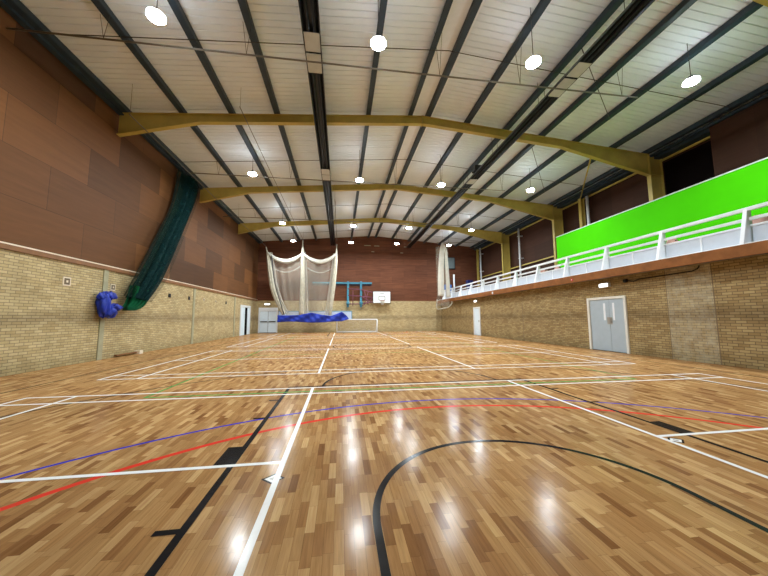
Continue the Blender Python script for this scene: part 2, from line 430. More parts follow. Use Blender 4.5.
# near end (behind the camera)
wallthing('wall_front', MB().box(XL-0.3, XR+0.3, YN-0.3, YN, 0, ZB), 'brick', 'buff brick lower wall at the near end')
wallthing('wall_front_upper', MB().prism(g, 'y', YN-0.3, YN-0.02), 'board_back', 'brown boarded gable wall at the near end')
# right
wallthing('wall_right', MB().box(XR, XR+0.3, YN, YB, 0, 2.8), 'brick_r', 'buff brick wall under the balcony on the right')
wallthing('wall_right_upper', MB().box(XO, XO+0.25, YN, YB, 2.8, ztop(XO)+0.4), 'board_dark', 'dark brown boarded wall behind the balcony')
wallthing('wall_right_dark_panel', MB().box(XO-0.06, XO-0.005, 6.2, 8.18, 3.1, 8.2), 'recess_dark', 'near-black panel painted as a dark bay high behind the green board')  # flat panel; the bay's darkness is put into its colour
wallthing('wall_right_box', MB().box(XO-0.45, XO-0.002, YN, 6.15, 3.06, ztop(XO)+0.15), 'board_dark', 'projecting brown boxed wall above the green board at the near end')

# ================================================================== ROOF LINING
cb = MB()
def slope_sheet(x0, x1):
    pitch_ = 0.20; rb = 0.04; y = YN - 0.2; i = cb.mi('roof'); prev = None
    prof = []
    while y < YB + 0.2:
        prof += [(y, 0.0), (y+pitch_-rb, 0.0), (y+pitch_-rb+0.012, 0.022), (y+pitch_-0.012, 0.022)]; y += pitch_
    for (yy, dz) in prof:
        a = cb.bm.verts.new((x0, yy, ztop(x0)+0.19+dz)); b = cb.bm.verts.new((x1, yy, ztop(x1)+0.19+dz))
        if prev: cb.bm.faces.new([prev[0], a, b, prev[1]]).material_index = i
        prev = (a, b)
slope_sheet(XL-0.3, 1.27); slope_sheet(2.21, XO+0.2)
cb.prism([(1.27, ztop(1.27)+0.17), (RX, ztop(RX)+0.17), (2.21, ztop(2.21)+0.17), (2.21, ztop(RX)+0.3), (1.27, ztop(RX)+0.3)], 'y', YN-0.2, YB+0.2, 'roof_flat')
ceil = cb.build('ceiling')
struct(ceil, 'white ribbed metal roof lining with a flat ridge strip', 'ceiling')

# ================================================================== LEDGE / TRIM
t1 = MB().box(XL-0.04, XL+0.05, YN, YB, 2.97, 3.09, 'ledge').box(XL-0.04, XL+0.03, YN, YB, 3.09, 3.13, 'cream').build('trim_1')
struct(t1, 'brown timber ledge with cream top along the left wall', 'trim')
t2 = MB().box(XL+0.05, XR-0.02, YB-0.02, YB+0.02, ZB-0.02, ZB+0.03).build('trim_2', 'ledge')
struct(t2, 'thin timber strip where brick meets boarding on the far wall', 'trim')
t3 = MB().box(XR-0.004, XR+0.01, 3.99, 4.01, 0, 2.78).box(XR-0.004, XR+0.01, 5.22, 5.235, 0, 2.78).box(XR-0.004, XR+0.01, 13.0, 13.02, 0, 2.78).build('trim_3', 'vent')
struct(t3, 'narrow vertical movement joints in the right brick wall', 'trim')

# ================================================================== BALCONY
XF = 8.24
fl2 = MB().box(XF+0.04, XO, YN, YB, 2.80, 3.04).build('floor_balcony', 'slab')
struct(fl2, 'balcony deck over the right-hand wall', 'floor')
fa = MB().box(XF-0.02, XF+0.04, YN, YB-0.02, 2.76, 3.05).build('trim_4', 'fascia', bevel=0.006)
struct(fa, 'brown timber fascia along the edge of the balcony', 'trim')
rl = thing('balcony_railing', (XF, 11.4, 3.05), 'white balcony railing of tapered posts, two rails and pale panels', 'railing')
ys = [2.99 + 2.026*k for k in range(-3, 12)]
for y in ys:
    # tapered upright fin
    MB().prism([(XF+0.0, 3.05), (XF+0.36, 3.05), (XF+0.34, 3.99), (XF+0.25, 3.99)], 'y', y-0.045, y+0.045).build('post', 'white', rl, bevel=0.008)
def rail(name, x0, x1, z0, z1): MB().box(x0, x1, YN+0.1, YB-0.1, z0, z1).build(name, 'white', rl, bevel=0.008)
rail('handrail', XF+0.24, XF+0.32, 3.91, 4.0)
rail('middle_rail', XF+0.26, XF+0.31, 3.66, 3.74)
rail('panel_capping', XF+0.25, XF+0.34, 3.50, 3.55)
rail('bottom_rail', XF+0.02, XF+0.34, 3.05, 3.08)
edges = []
for a, b in zip(ys[:-1], ys[1:]):
    m_ = (a+b)/2
    for p, q in ((a+0.06, m_), (m_, b-0.06)):
        pn = MB().box(XF+0.28, XF+0.305, p, q, 3.08, 3.50).build('infill_panel', 'panel', rl)
    MB().box(XF+0.26, XF+0.32, m_-0.02, m_+0.02, 3.08, 3.50).build('panel_batten', 'white', rl)
gw = thing('green_screen_wall', (11.5, 4.5, 3.05), 'bright green painted board wall standing on the balcony', 'board')
MB().box(11.46, 11.54, YN+0.05, 13.45, 3.05, 6.12).build('board', 'green', gw)
MB().box(11.44, 11.56, YN+0.05, 13.47, 6.12, 6.16).build('capping', 'greenedge', gw)

# ================================================================== PORTAL FRAMES
def portal(y, label):
    p = thing('portal_frame', (XL+0.2, y, 0), label, 'roof frame', 'mustard steel portal frames across the hall')
    def bott(x):
        b = ztop(x) - 0.33
        if x < -6.6: b = min(b, 7.74 + (ztop(-6.6)-0.33-7.74)*(x-XL)/(-6.6-XL))
        if x > 7.9: b = min(b, 7.62 + (ztop(7.9)-0.33-7.62)*(12.2-x)/(12.2-7.9))
        return b
    def member(name, xs):
        mb = MB()
        mb.prism([(x, ztop(x)-0.01) for x in xs] + [(x, bott(x)+0.01) for x in xs[::-1]], 'y', y-0.008, y+0.008)
        mb.prism([(x, ztop(x)-0.015) for x in xs] + [(x, ztop(x)) for x in xs[::-1]], 'y', y-0.09, y+0.09)
        mb.prism([(x, bott(x)) for x in xs] + [(x, bott(x)+0.018) for x in xs[::-1]], 'y', y-0.09, y+0.09)
        # stiffener plate at the outer haunch
        return mb.build(name, 'yellow', p)
    member('rafter', [XL+0.02, -6.6, -2.0, RX-0.012]); member('rafter', [RX+0.012, 5.0, 7.9, 12.2])
    MB().box(RX-0.012, RX+0.012, y-0.1, y+0.1, ztop(RX)-0.38, ztop(RX)+0.0).build('ridge_plate', 'yellow', p)
    c = MB().box(12.2, 12.22, y-0.09, y+0.09, 3.04, ztop(12.2)).box(12.84, 12.86, y-0.09, y+0.09, 3.04, ztop(12.86))
    c.box(12.22, 12.84, y-0.008, y+0.008, 3.04, ztop(12.84)).box(12.22, 12.84, y-0.09, y+0.09, 7.62, 7.635)
    c.build('column', 'yellow', p)
    MB().box(XL-0.03, XL+0.03, y-0.1, y+0.1, 0, 2.97).build('wall_column', 'grey_steel', p)
    return p
portal(2.0, 'mustard steel portal frame above the near end of the hall')
portal(8.3, 'nearest and largest mustard portal frame in view, lamps hanging before and behind it')
portal(14.6, 'middle mustard portal frame, just beyond the hanging green net')
portal(21.0, 'farthest mustard portal frame, smallest, close to the far gable')

# ================================================================== PURLINS
PX = [(-9.05, 'outermost roof purlin running along the left wall head'), (-7.22, 'second roof purlin out from the left wall'),
      (-5.54, 'third roof purlin from the left wall, carrying the left row of lamps'), (-3.93, 'fourth roof purlin, left of the left black heater'),
      (-2.2, 'roof purlin directly above the left black heater'), (-0.46, 'roof purlin right of the left heater, above the second row of lamps'),
      (1.23, 'roof purlin on the left edge of the pale ridge strip'), (2.0, 'roof purlin on the right edge of the pale ridge strip'),
      (3.67, 'roof purlin above the third row of lamps'), (5.4, 'roof purlin above the right black heater'),
      (7.05, 'roof purlin just right of the right black heater'), (8.66, 'roof purlin above the edge of the balcony'),
      (10.48, 'roof purlin above the middle of the balcony'), (12.15, 'outermost right roof purlin above the balcony wall')]
for x, lab in PX:
    s_ = -1 if x > RX else 1; z = ztop(x) + 0.015
    o = MB(); dx = 0.085
    o.box(x-dx, x+dx, YN+0.02, YB, z-0.01, z+0.012)                     # bottom flange
    o.box(x+s_*dx-0.012, x+s_*dx+0.012, YN+0.02, YB, z, z+0.155)         # web
    o.box(x-0.0, x+s_*dx, YN+0.02, YB, z+0.14, z+0.155)
    tag(o.build('roof_purlin', 'purlin'), lab, 'purlin', 'blue-grey roof purlins running the length of the hall')
# eaves beams
ea = MB().box(XL+0.0, XL+0.16, YN+0.02, YB, 8.50, 8.74)
tag(ea.build('eaves_beam', 'purlin'), 'dark blue-grey eaves beam where the roof meets the left wall', 'beam')
ea = MB().box(12.55, 12.9, YN+0.02, YB, 8.42, 8.58).box(12.35, 12.45, YN+0.02, YB, 8.5, 8.6)
tag(ea.build('eaves_beam', 'purlin'), 'dark eaves beam at the roof edge behind the balcony', 'beam')
for z, lab in ((8.3, 'upper mustard rail joining the columns under the eaves'), (5.42, 'lower mustard rail joining the columns just above the balcony handrail')):
    o = MB()
    for a, b in ((8.4, 14.5), (14.7, 20.9), (21.1, YB)): o.box(12.76, 12.83, a, b, z-0.04, z+0.04)
    if z > 8: o.box(12.76, 12.83, 6.2, 8.2, z-0.04, z+0.04)
    tag(o.build('sheeting_rail', 'yellow'), lab, 'rail', 'mustard rails between the balcony columns')
for y, lab in ((19.16, 'white vertical downpipe between the two farther columns behind the balcony'), (26.0, 'white vertical downpipe beside the far corner behind the balcony')):
    o = MB().tube([(12.65, y, 3.05), (12.65, y, 8.45)], 0.07, 10, 'white')
    for zz in (4.2, 6.0, 7.8): o.box(12.56, 12.94, y-0.085, y+0.085, zz-0.03, zz+0.03, 'white')
    tag(o.build('downpipe'), lab, 'pipe', 'white pipes behind the balcony')
tag(MB().box(12.55, 12.72, 26.55, 26.72, 3.05, 8.4).build('gable_post', 'yellow'), 'mustard upright post in the far corner of the balcony', 'post')
mp = MB().box(12.5, 12.70, 12.62, 12.64, 3.05, 8.3).box(12.48, 12.5, 12.53, 12.73, 3.05, 8.3).box(12.70, 12.72, 12.53, 12.73, 3.05, 8.3)
mp.tube([(9.4, 8.35, ztop(9.4)-0.5), (12.5, 12.55, 8.3)], 0.035, 6)
tag(mp.build('intermediate_post', 'yellow'), 'slim mustard post with a slanting stay, beyond the nearest frame above the green board', 'post')
tag(MB().tube([(12.65, 12.25, 3.05), (12.65, 12.25, 8.3)], 0.075, 10).build('downpipe', 'white'), 'pale downpipe beside the slim mustard post above the green board', 'pipe', 'white pipes behind the balcony')
# ================================================================== SAG RODS, TUBES, WIRES
for y, z0, lab in ((5.15, 0, 'thin dark tie rod crossing the roof above the nearest row of lamps'), (11.6, 0, 'thin dark tie rod crossing the roof above the second row of lamps'),
                   (17.8, 0, 'thin dark tie rod crossing the roof above the third row of lamps'), (24.1, 0, 'thin dark tie rod crossing the roof nearest the far gable')):
    o = MB().tube([(XL+0.1, y, ztop(XL)-0.03), (RX, y, ztop(RX)-0.03), (12.1, y, ztop(12.1)-0.03)], 0.012, 6)
    tag(o.build('tie_rod', 'rod'), lab, 'rod', 'thin tie rods between purlins')
def cross_tube(y, xe, z, lab, x_s=XL+0.05):
    p = thing('suspended_tube', (XL+0.3, y, z), lab, 'tube', 'cream tubes hung across the roof')
    MB().tube([(x_s, y, z), (xe, y, z)], 0.022, 8).build('tube', 'pipe', p)
    for x in (-7.22, -3.93, 1.23, 3.67, 7.05):
        if x < xe:
            zt = ztop(x)+0.01
            MB().tube([(x-0.12, y, zt), (x, y, z+0.02)], 0.006, 5).tube([(x+0.1, y, zt), (x, y, z+0.02)], 0.006, 5).build('hanger', 'rod', p)
    return p
cross_tube(4.6, 7.6, 8.08, 'cream tube hung across the hall in front of the nearest lamps')
cross_tube(11.66, 7.2, 8.08, 'cream tube hung across the hall beyond the nearest mustard frame', XL+0.8)
cross_tube(17.9, 7.2, 8.08, 'cream tube hung across the hall beyond the middle mustard frame')
for (x, y0, z, lab) in ((-8.12, 7.0, 7.70, 'left net track wire from the mustard frame to the cricket net corner'),
                        (-4.86, 7.05, 8.3, 'net track wire running to the middle of the cricket net'),
                        (-1.87, 14.7, 8.3, 'net track wire running to the right edge of the cricket net')):
    o = MB().tube([(x, y0, z+0.05), (x, (y0+24.8)/2, z), (x, 24.66, z+0.05)], 0.014, 6)
    for yy in (y0+0.05, 17.4, 24.5): o.tube([(x, yy, z+0.02), (x, yy, ztop(x)+0.16)], 0.006, 5)
    tag(o.build('track_wire', 'wire'), lab, 'wire', 'net track wires under the roof')
# crossed bracing near the right side
for (a, b, lab) in (((5.4, 4.2), (8.66, 6.6), 'thin dark wind brace under the roof near the nearest right-hand lamp'),
                    ((7.05, 9.0), (10.4, 12.8), 'thin dark wind brace beyond the nearest mustard frame, above the balcony side')):
    o = MB().tube([(a[0], a[1], ztop(a[0])-0.07), (b[0], b[1], ztop(b[0])-0.07)], 0.012, 6)
    tag(o.build('wind_brace', 'rod'), lab, 'rod')

# ================================================================== RADIANT HEATERS
def heater(x, z, y0, y1, panels, label):
    h = thing('radiant_heater', (x, (y0+y1)/2, z), label, 'heater', 'long black radiant tube heaters')
    w = 0.22
    sh = [(x-w, z-0.03), (x-w+0.02, z-0.03), (x-w+0.09, z+0.10), (x+w-0.09, z+0.10), (x+w-0.02, z-0.03), (x+w, z-0.03), (x+w-0.08, z+0.12), (x-w+0.08, z+0.12)]
    MB().prism(sh, 'y', y0, y1).build('reflector', 'heater', h)
    for dx in (-0.085, 0.085): MB().tube([(x+dx, y0+0.05, z+0.03), (x+dx, y1-0.05, z+0.03)], 0.045, 10).build('burner_tube', 'heater', h)
    for a, b in panels: MB().box(x-w+0.03, x+w-0.03, a, b, z-0.045, z-0.03).build('cover_plate', 'heater_panel', h, bevel=0.004)
    y = y0 + 0.4
    while y < y1:
        xs = x
        MB().tube([(x-0.12, y, z+0.12), (x-0.12, y, ztop(x)+0.02)], 0.007, 5).tube([(x+0.12, y, z+0.12), (x+0.12, y, ztop(x)+0.02)], 0.007, 5).build('hanger', 'rod', h); y += 3.15
    return h
hL = heater(-2.24, 8.32, -1.0, 26.4, [(3.95, 4.5), (4.56, 5.2), (10.9, 11.45), (11.5, 12.1)], 'long black tube heater with pale plates, left of the ridge')
hR = heater(5.16, 8.32, -1.0, 26.4, [(3.85, 4.35), (4.42, 5.15), (11.0, 11.55)], 'long black tube heater with pale plates, right of the ridge')
for h, x, ly in ((hR, 5.1, (10.35, 10.75)),):
    MB().box(x-0.16, x+0.2, ly[0], ly[1], 8.46, 8.72).build('burner_box', 'heater', h, bevel=0.01)

# ================================================================== LAMPS
ZL = 7.9
lx = [-5.54, -0.62, 3.46, 8.32]; ly = [3.68, 11.1, 18.45, 23.35]
coln = ['leftmost column', 'second column from the left', 'third column from the left', 'column beside the balcony']
rown = ['nearest row', 'second nearest row', 'third row away', 'farthest row']
def lamp(x, y, label):
    r = thing('high_bay_lamp', (x, y, ZL), label, 'ceiling light', 'round high bay lamps hanging from the roof')
    MB().tube([(x, y, ZL+0.012), (x, y, ZL+0.05), (x, y, ZL+0.055), (x, y, ZL+0.13), (x, y, ZL+0.15), (x, y, ZL+0.2)],
              [0.17, 0.17, 0.14, 0.12, 0.06, 0.05], 24, smooth=False).build('housing', 'rod', r)
    mb = MB(); ring = [mb.bm.verts.new((x+0.145*math.cos(2*PI*k/24), y+0.145*math.sin(2*PI*k/24), ZL)) for k in range(24)]
    mb.bm.faces.new(ring[::-1])
    me = bpy.data.meshes.new('lens'); mb.bm.to_mesh(me); mb.bm.free(); me.materials.append(MT['lens'])
    o = bpy.data.objects.new('lens', me); COL.objects.link(o); o.parent = r; o.matrix_parent_inverse = Matrix.Translation(-r.location)
    sk = MB().tube([(x, y, ZL+0.01), (x, y, ZL+0.06)], 0.18, 24, 'skirt'); sk.build('added_glow_ring', None, r)  # added emissive ring that throws light at the ceiling, no real lamp part
    MB().tube([(x, y, ZL+0.19), (x, y, ztop(x)+0.2)], 0.009, 6).build('hanging_rod', 'rod', r)
    return r
for j, y in enumerate(ly):
    for i, x in enumerate(lx):
        lamp(x, y, 'lit round lamp in the %s, %s' % (rown[j], coln[i]))

# ================================================================== DOORS
def door_struct(name, loc, label):
    o = bpy.data.objects.new(name, None); COL.objects.link(o); o.location = loc; struct(o, label, 'door'); return o
# near right double door
d = door_struct('door_1', (XR, 7.5, 0), 'grey double door with two slim vision panels in the right brick wall')
X = XR
MB().box(X-0.05, X+0.02, 6.62, 6.72, 0, 2.08).box(X-0.05, X+0.02, 8.26, 8.37, 0, 2.08).box(X-0.05, X+0.02, 6.72, 8.26, 1.99, 2.08).build('frame', 'frame', d, bevel=0.008)
for a, b, v0, v1, h0 in ((6.73, 7.345, 7.12, 7.2, 7.33), (7.355, 8.25, 7.52, 7.61, 7.40)):
    lf = MB().box(X-0.012, X+0.02, a, b, 0.015, 1.985).build('leaf', 'door', d, bevel=0.004)
    for n_, mb, m in (('vision_panel', MB().box(X-0.02, X-0.01, v0, v1, 1.18, 1.84), 'glass'), ('push_plate', MB().box(X-0.018, X-0.01, min(h0, h0+0.07), h0+0.07, 1.03, 1.3), 'steel')):
        mb.build(n_, m, lf)
MB().box(X-0.018, X-0.01, 7.24, 7.31, 1.03, 1.3).box(X-0.06, X-0.045, 7.26, 7.28, 1.06, 1.27).build('pull_handle', 'steel', d)
MB().box(X-0.03, X+0.01, 6.75, 8.24, -0.0, 0.012).build('threshold', 'black', d)
# far right single door
d = door_struct('door_2', (XR, 18.85, 0), 'pale single door in the far part of the right brick wall')
MB().box(X-0.05, X+0.02, 18.3, 18.4, 0, 2.1).box(X-0.05, X+0.02, 19.32, 19.42, 0, 2.1).box(X-0.05, X+0.02, 18.4, 19.32, 2.0, 2.1).build('frame', 'white', d)
lf = MB().box(X-0.012, X+0.02, 18.41, 19.31, 0.01, 1.99).build('leaf', 'door_pale', d)
MB().box(X-0.05, X-0.012, 18.52, 18.56, 0.98, 1.12).build('handle', 'steel', lf)
# back double door
d = door_struct('door_3', (-8.25, YB, 0), 'pale blue double fire door with push bars in the far wall')
Y = YB
MB().box(-9.12, -9.0, Y-0.06, Y+0.02, 0, 2.36).box(-7.5, -7.38, Y-0.06, Y+0.02, 0, 2.36).box(-9.0, -7.5, Y-0.06, Y+0.02, 2.02, 2.36).build('frame', 'white', d)
for a, b in ((-8.99, -8.26), (-8.24, -7.51)):
    lf = MB().box(a, b, Y-0.02, Y+0.02, 0.02, 2.01).build('leaf', 'door_pale', d)
    MB().box(a+0.06, b-0.06, Y-0.09, Y-0.05, 1.0, 1.08).box(a+0.06, a+0.1, Y-0.06, Y-0.02, 1.0, 1.08).box(b-0.1, b-0.06, Y-0.06, Y-0.02, 1.0, 1.08).build('push_bar', 'black', lf)
MB().box(-8.262, -8.238, Y-0.03, Y-0.015, 0.02, 2.01).build('meeting_strip', 'black', d)
MB().box(-9.0, -7.5, Y-0.03, Y-0.0, 0, 0.03).build('threshold', 'black', d)
# left door, its unlit gap a flat panel coloured black
d = door_struct('door_4', (XL, 23.6, 0), 'white-framed doorway in the left wall with a gap painted dark between pale leaves')
X = XL
MB().box(X-0.02, X+0.06, 22.3, 22.45, 0, 2.42).box(X-0.02, X+0.06, 24.75, 24.9, 0, 2.42).box(X-0.02, X+0.06, 22.45, 24.75, 2.25, 2.42).build('frame', 'white', d)
MB().box(X-0.0, X+0.03, 22.46, 23.45, 0.01, 2.24).build('leaf', 'door_pale', d)
MB().box(X-0.0, X+0.03, 24.15, 24.74, 0.01, 2.24).build('leaf', 'door_pale', d)
MB().box(X-0.0, X+0.012, 23.45, 24.15, 0.0, 2.24).build('dark_gap_panel', 'recess_dark', d)

# ================================================================== EMERGENCY LIGHTS
def emergency(c, size, axis, label):
    t = thing('emergency_light', c, label, 'light', 'lit bulkhead lights above the doors')
    x, y, z = c; a, b, h = size
    MB().box(x-a, x+a, y-b, y+b, z-h, z+h).build('casing', 'white', t, bevel=0.01)
    if axis == 'x': mb = MB().box(x-a-0.012, x-a+0.005, y-b*0.85, y+b*0.85, z-h*0.75, z+h*0.75)
    else: mb = MB().box(x-a*0.85, x+a*0.85, y-b-0.012, y-b+0.005, z-h*0.75, z+h*0.75)
    mb.build('diffuser', 'emerg', t, bevel=0.004)
    return t
emergency((XR-0.06, 7.42, 2.53), (0.06, 0.22, 0.08), 'x', 'lit white bulkhead light above the grey double door')
emergency((XR-0.06, 18.85, 2.55), (0.06, 0.22, 0.08), 'x', 'lit white bulkhead light above the far right pale door')
emergency((-8.35, YB-0.06, 2.68), (0.25, 0.06, 0.08), 'y', 'lit white bulkhead light above the far double door')

# wall box and conduit on the right wall
o = MB().box(XR-0.09, XR, 6.5, 6.62, 2.55, 2.66, 'black').tube([(XR-0.03, 6.5, 2.6), (XR-0.03, 6.25, 2.55), (XR-0.03, 6.05, 2.6), (XR-0.03, 4.45, 2.63), (XR-0.03, 4.3, 2.68), (XR-0.03, 4.25, 2.76)], 0.018, 8, 'black')
tag(o.build('wall_conduit'), 'black cable conduit and small box under the balcony right of the grey door', 'conduit')
o = MB().box(XF-0.05, XF-0.02, 8.48, 8.56, 2.83, 2.93, 'red').box(XF-0.055, XF-0.05, 8.5, 8.54, 2.86, 2.9, 'white')
tag(o.build('fire_alarm_box'), 'small red and white alarm box on the brown balcony fascia', 'alarm')
o = MB().box(XF-0.05, XF-0.02, 15.3, 15.42, 2.82, 2.96, 'white')
tag(o.build('wall_sounder'), 'small pale box on the far part of the balcony fascia', 'alarm')

# vents and sockets on the left wall
def vent(y, z, h, m, label):
    t = thing('wall_vent', (XL, y, z), label, 'vent', 'small square vents in the left brick wall')
    MB().box(XL-0.0, XL+0.02, y-h, y+h, z-h, z+h).build('frame', 'cream' if m == 'vent' else m, t)
    MB().box(XL+0.02, XL+0.025, y-h*0.72, y+h*0.72, z-h*0.72, z+h*0.72).build('grille', m, t)
    if m == 'vent': MB().box(XL+0.025, XL+0.028, y-h*0.25, y+h*0.25, z-h*0.25, z+h*0.25).build('knob', 'cream', t)
vent(6.86, 2.41, 0.125, 'vent', 'cream-framed square vent high on the left brickwork nearest the camera')
vent(8.66, 2.42, 0.11, 'vent', 'square vent just right of the grey strip behind the green net')
vent(12.22, 2.4, 0.09, 'black', 'black vent nearest to the right of the green net')
vent(14.06, 2.4, 0.09, 'black', 'second black vent right of the green net')
vent(15.8, 2.42, 0.07, 'vent', 'small pale vent midway along the left wall')
vent(17.5, 2.42, 0.06, 'vent', 'small pale vent second before the left doorway')
vent(19.25, 2.42, 0.09, 'black', 'black vent closest to the left doorway')
o = MB().box(XL+0.03, XL+0.12, 8.95, 10.1, 0.04, 0.09, 'ledge').box(XL+0.03, XL+0.22, 10.0, 10.2, 0.0, 0.13, 'cream')
tag(o.build('skirting_pipe_box'), 'low timber rail with cream end box at the foot of the left wall', 'box')

# ================================================================== BASKETBALL GOAL ON THE FAR WALL
b = thing('basketball_goal', (1.0, YB-0.2, 2.4), 'white basketball backboard swung out from teal wall frame on the far wall', 'basketball goal')
Y = YB
MB().box(-4.2, 1.6, Y-0.16, Y-0.02, 4.70, 4.86).build('top_rail', 'teal', b, bevel=0.01)
MB().box(-4.2, 1.55, Y-0.1, Y-0.0, 4.56, 4.70).build('lower_rail', 'navy', b)
for x in (-0.78, 0.5):
    MB().box(x-0.1, x+0.1, Y-0.3, Y-0.14, 2.4, 4.92).box(x-0.06, x+0.06, Y-0.16, Y-0.0, 2.55, 2.65).build('upright', 'teal', b, bevel=0.01)
    MB().tube([(x, Y-0.38, 2.62), (x, Y-0.38, 2.86), (x, Y-0.38, 2.95)], [0.15, 0.17, 0.08], 12, flat=(1, 1)).build('winch_box', 'teal', b)
    MB().tube([(x, Y-0.22, 2.4), (x, Y-0.22, 2.12)], 0.02, 6).build('stay', 'teal', b)
tr = MB()
for z in (4.2, 3.55, 2.7):
    tr.tube([(-0.78, Y-0.3, z), (0.5, Y-0.34, z - (0.1 if z > 3 else 0)), (2.0, Y-0.5, (3.75 if z > 4 else 3.3 if z > 3 else 2.95))], 0.045, 8)
for p, q in (((-0.3, 2.5), (-0.3, 4.0)), ((0.8, 2.6), (1.2, 3.9)), ((1.2, 2.6), (0.8, 4.0)), ((0.6, 2.5), (1.8, 3.4)), ((0.6, 3.4), (1.7, 2.8))):
    tr.tube([(p[0], Y-0.36, p[1]), (q[0], Y-0.42, q[1])], 0.035, 6)
tr.build('folding_truss', 'truss', b)
bb = MB().box(1.67, 3.35, Y-0.62, Y-0.56, 2.79, 3.90).build('backboard', 'backboard', b, bevel=0.01)
e = MB()
for (x0, x1, z0, z1) in ((1.64, 1.67, 2.76, 3.93), (3.35, 3.38, 2.76, 3.93), (1.64, 3.38, 3.9, 3.93), (1.64, 3.38, 2.76, 2.79)): e.box(x0, x1, Y-0.63, Y-0.5, z0, z1)
e.build('edge_padding', 'navy', bb)
e = MB()
for (x0, x1, z0, z1) in ((2.2, 2.25, 3.04, 3.45), (2.8, 2.85, 3.04, 3.45), (2.2, 2.85, 3.41, 3.45), (2.2, 2.85, 3.04, 3.08)): e.box(x0, x1, Y-0.626, Y-0.619, z0, z1)
for k in range(4): e.box(2.36+k*0.1, 2.42+k*0.1, Y-0.626, Y-0.619, 3.70, 3.76)
e.build('target_square', 'navy', bb)
MB().tube([(2.525+0.225*math.cos(t*PI/12), Y-1.0+0.225*math.sin(t*PI/12), 2.98) for t in range(25)], 0.012, 6).box(2.47, 2.58, Y-0.79, Y-0.62, 2.92, 3.0).build('rim', 'orange', b)
MB().tube([(2.525, Y-1.0, 2.97), (2.525, Y-1.0, 2.8), (2.525, Y-1.0, 2.6)], [0.22, 0.15, 0.12], 16, folds=8, amp=0.05).build('net', 'net_swag', b)

# pale mats/board behind the blue cloth
o = MB().box(-7.3, -0.42, YB-0.08, YB-0.0, 1.22, 2.0, 'mat_pale').box(-7.35, -0.37, YB-0.09, YB, 1.98, 2.04, 'teal').box(-0.42, -0.36, YB-0.09, YB, 1.2, 2.0, 'teal')
tag(o.build('wall_board'), 'long pale blue board on the far wall behind the blue cloth', 'board')

# ================================================================== CRICKET NET
cn = thing('cricket_net', (-4.9, 24.8, 1.0), 'white hanging cricket net drawn into folds with blue skirt at the far end', 'net')
YC = 24.8
def lerp_path(pts, n):
    """smooth resample (Catmull-Rom)"""
    P = [Vector(p) for p in pts]; out = []
    for i in range(len(P)-1):
        p0, p1, p2, p3 = P[max(i-1, 0)], P[i], P[i+1], P[min(i+2, len(P)-1)]
        for k in range(n):
            t = k/n
            out.append(0.5*((2*p1)+(p2-p0)*t+(2*p0-5*p1+4*p2-p3)*t*t+(3*p1-p0-3*p2+p3)*t**3))
    out.append(P[-1]); return out
pa = lerp_path([(-8.1, YC, 7.68), (-7.98, YC, 7.2), (-7.8, YC, 6.3), (-7.62, YC, 5.16), (-7.4, YC, 4.0), (-7.03, YC, 2.95), (-6.4, YC, 1.7)], 6)
n = len(pa)
def rr_(k, n, a, b_, c): # radius profile: top a, middle b, bottom c
    t = k/(n-1); q = min(1, max(0, (t-0.08)/0.25)); return a*(1-t) + q*(b_*(1-(2*t-1)**2) + c*t**3) + 0.01
MB().tube(pa, [rr_(k, n, 0.03, 0.15, 0.14) for k in range(n)], 28, folds=7, amp=0.16).build('gathered_net', 'net_bundle', cn)
pb = lerp_path([(-4.92, YC, 8.35), (-4.9, YC, 7.1), (-4.85, YC, 4.75), (-4.87, YC, 1.6)], 8); n = len(pb)
MB().tube(pb, [rr_(k, n, 0.03, 0.11, 0.2) for k in range(n)], 28, folds=7, amp=0.16).build('gathered_net', 'net_bundle', cn)
pc = lerp_path([(-1.87, YC, 8.1), (-1.95, YC, 6.5), (-2.17, YC, 3.9), (-2.42, YC, 1.6)], 8); n = len(pc)
MB().tube(pc, [rr_(k, n, 0.03, 0.13, 0.1) for k in range(n)], 28, folds=7, amp=0.16).build('gathered_net', 'net_bundle', cn)
# looser veil beside each bundle
def veil(path, w0, w1, dx, m='net_veil'):
    P = path; n = len(P)-1
    def fn(u, v):
        k = min(int(u*n), n-1); p = P[k].lerp(P[k+1], u*n-k)
        w = w0 + (w1-w0)*u
        return (p.x + dx*v*w, p.y + 0.08*math.sin(v*22), p.z)
    MB().grid(fn, 24, 20).build('veil', m, cn)
veil(pa[6:], 0.45, 0.5, 1); veil(pb[7:], 0.25, 0.6, 1); veil(pb[7:], 0.15, 0.3, -1); veil(pc[5:], 0.3, 0.5, -1)
for pts in ([(-7.95, 7.15), (-7.21, 6.62), (-6.35, 6.42), (-5.57, 6.66), (-4.9, 7.15)], [(-4.88, 7.15), (-4.17, 6.64), (-3.37, 6.42), (-2.57, 6.66), (-1.9, 7.2)]):
    sp = lerp_path([(x, YC-0.05, z) for x, z in pts], 8); n = len(sp)
    MB().tube(sp, [0.07+0.12*math.sin(PI*k/(n-1)) for k in range(n)], 20, folds=5, amp=0.14).build('swag', 'net_swag', cn)
    s2 = lerp_path([(x, YC+0.25, z-0.95) for x, z in pts], 8)
    MB().tube(s2, 0.045, 10).build('rear_swag', 'net_veil', cn)
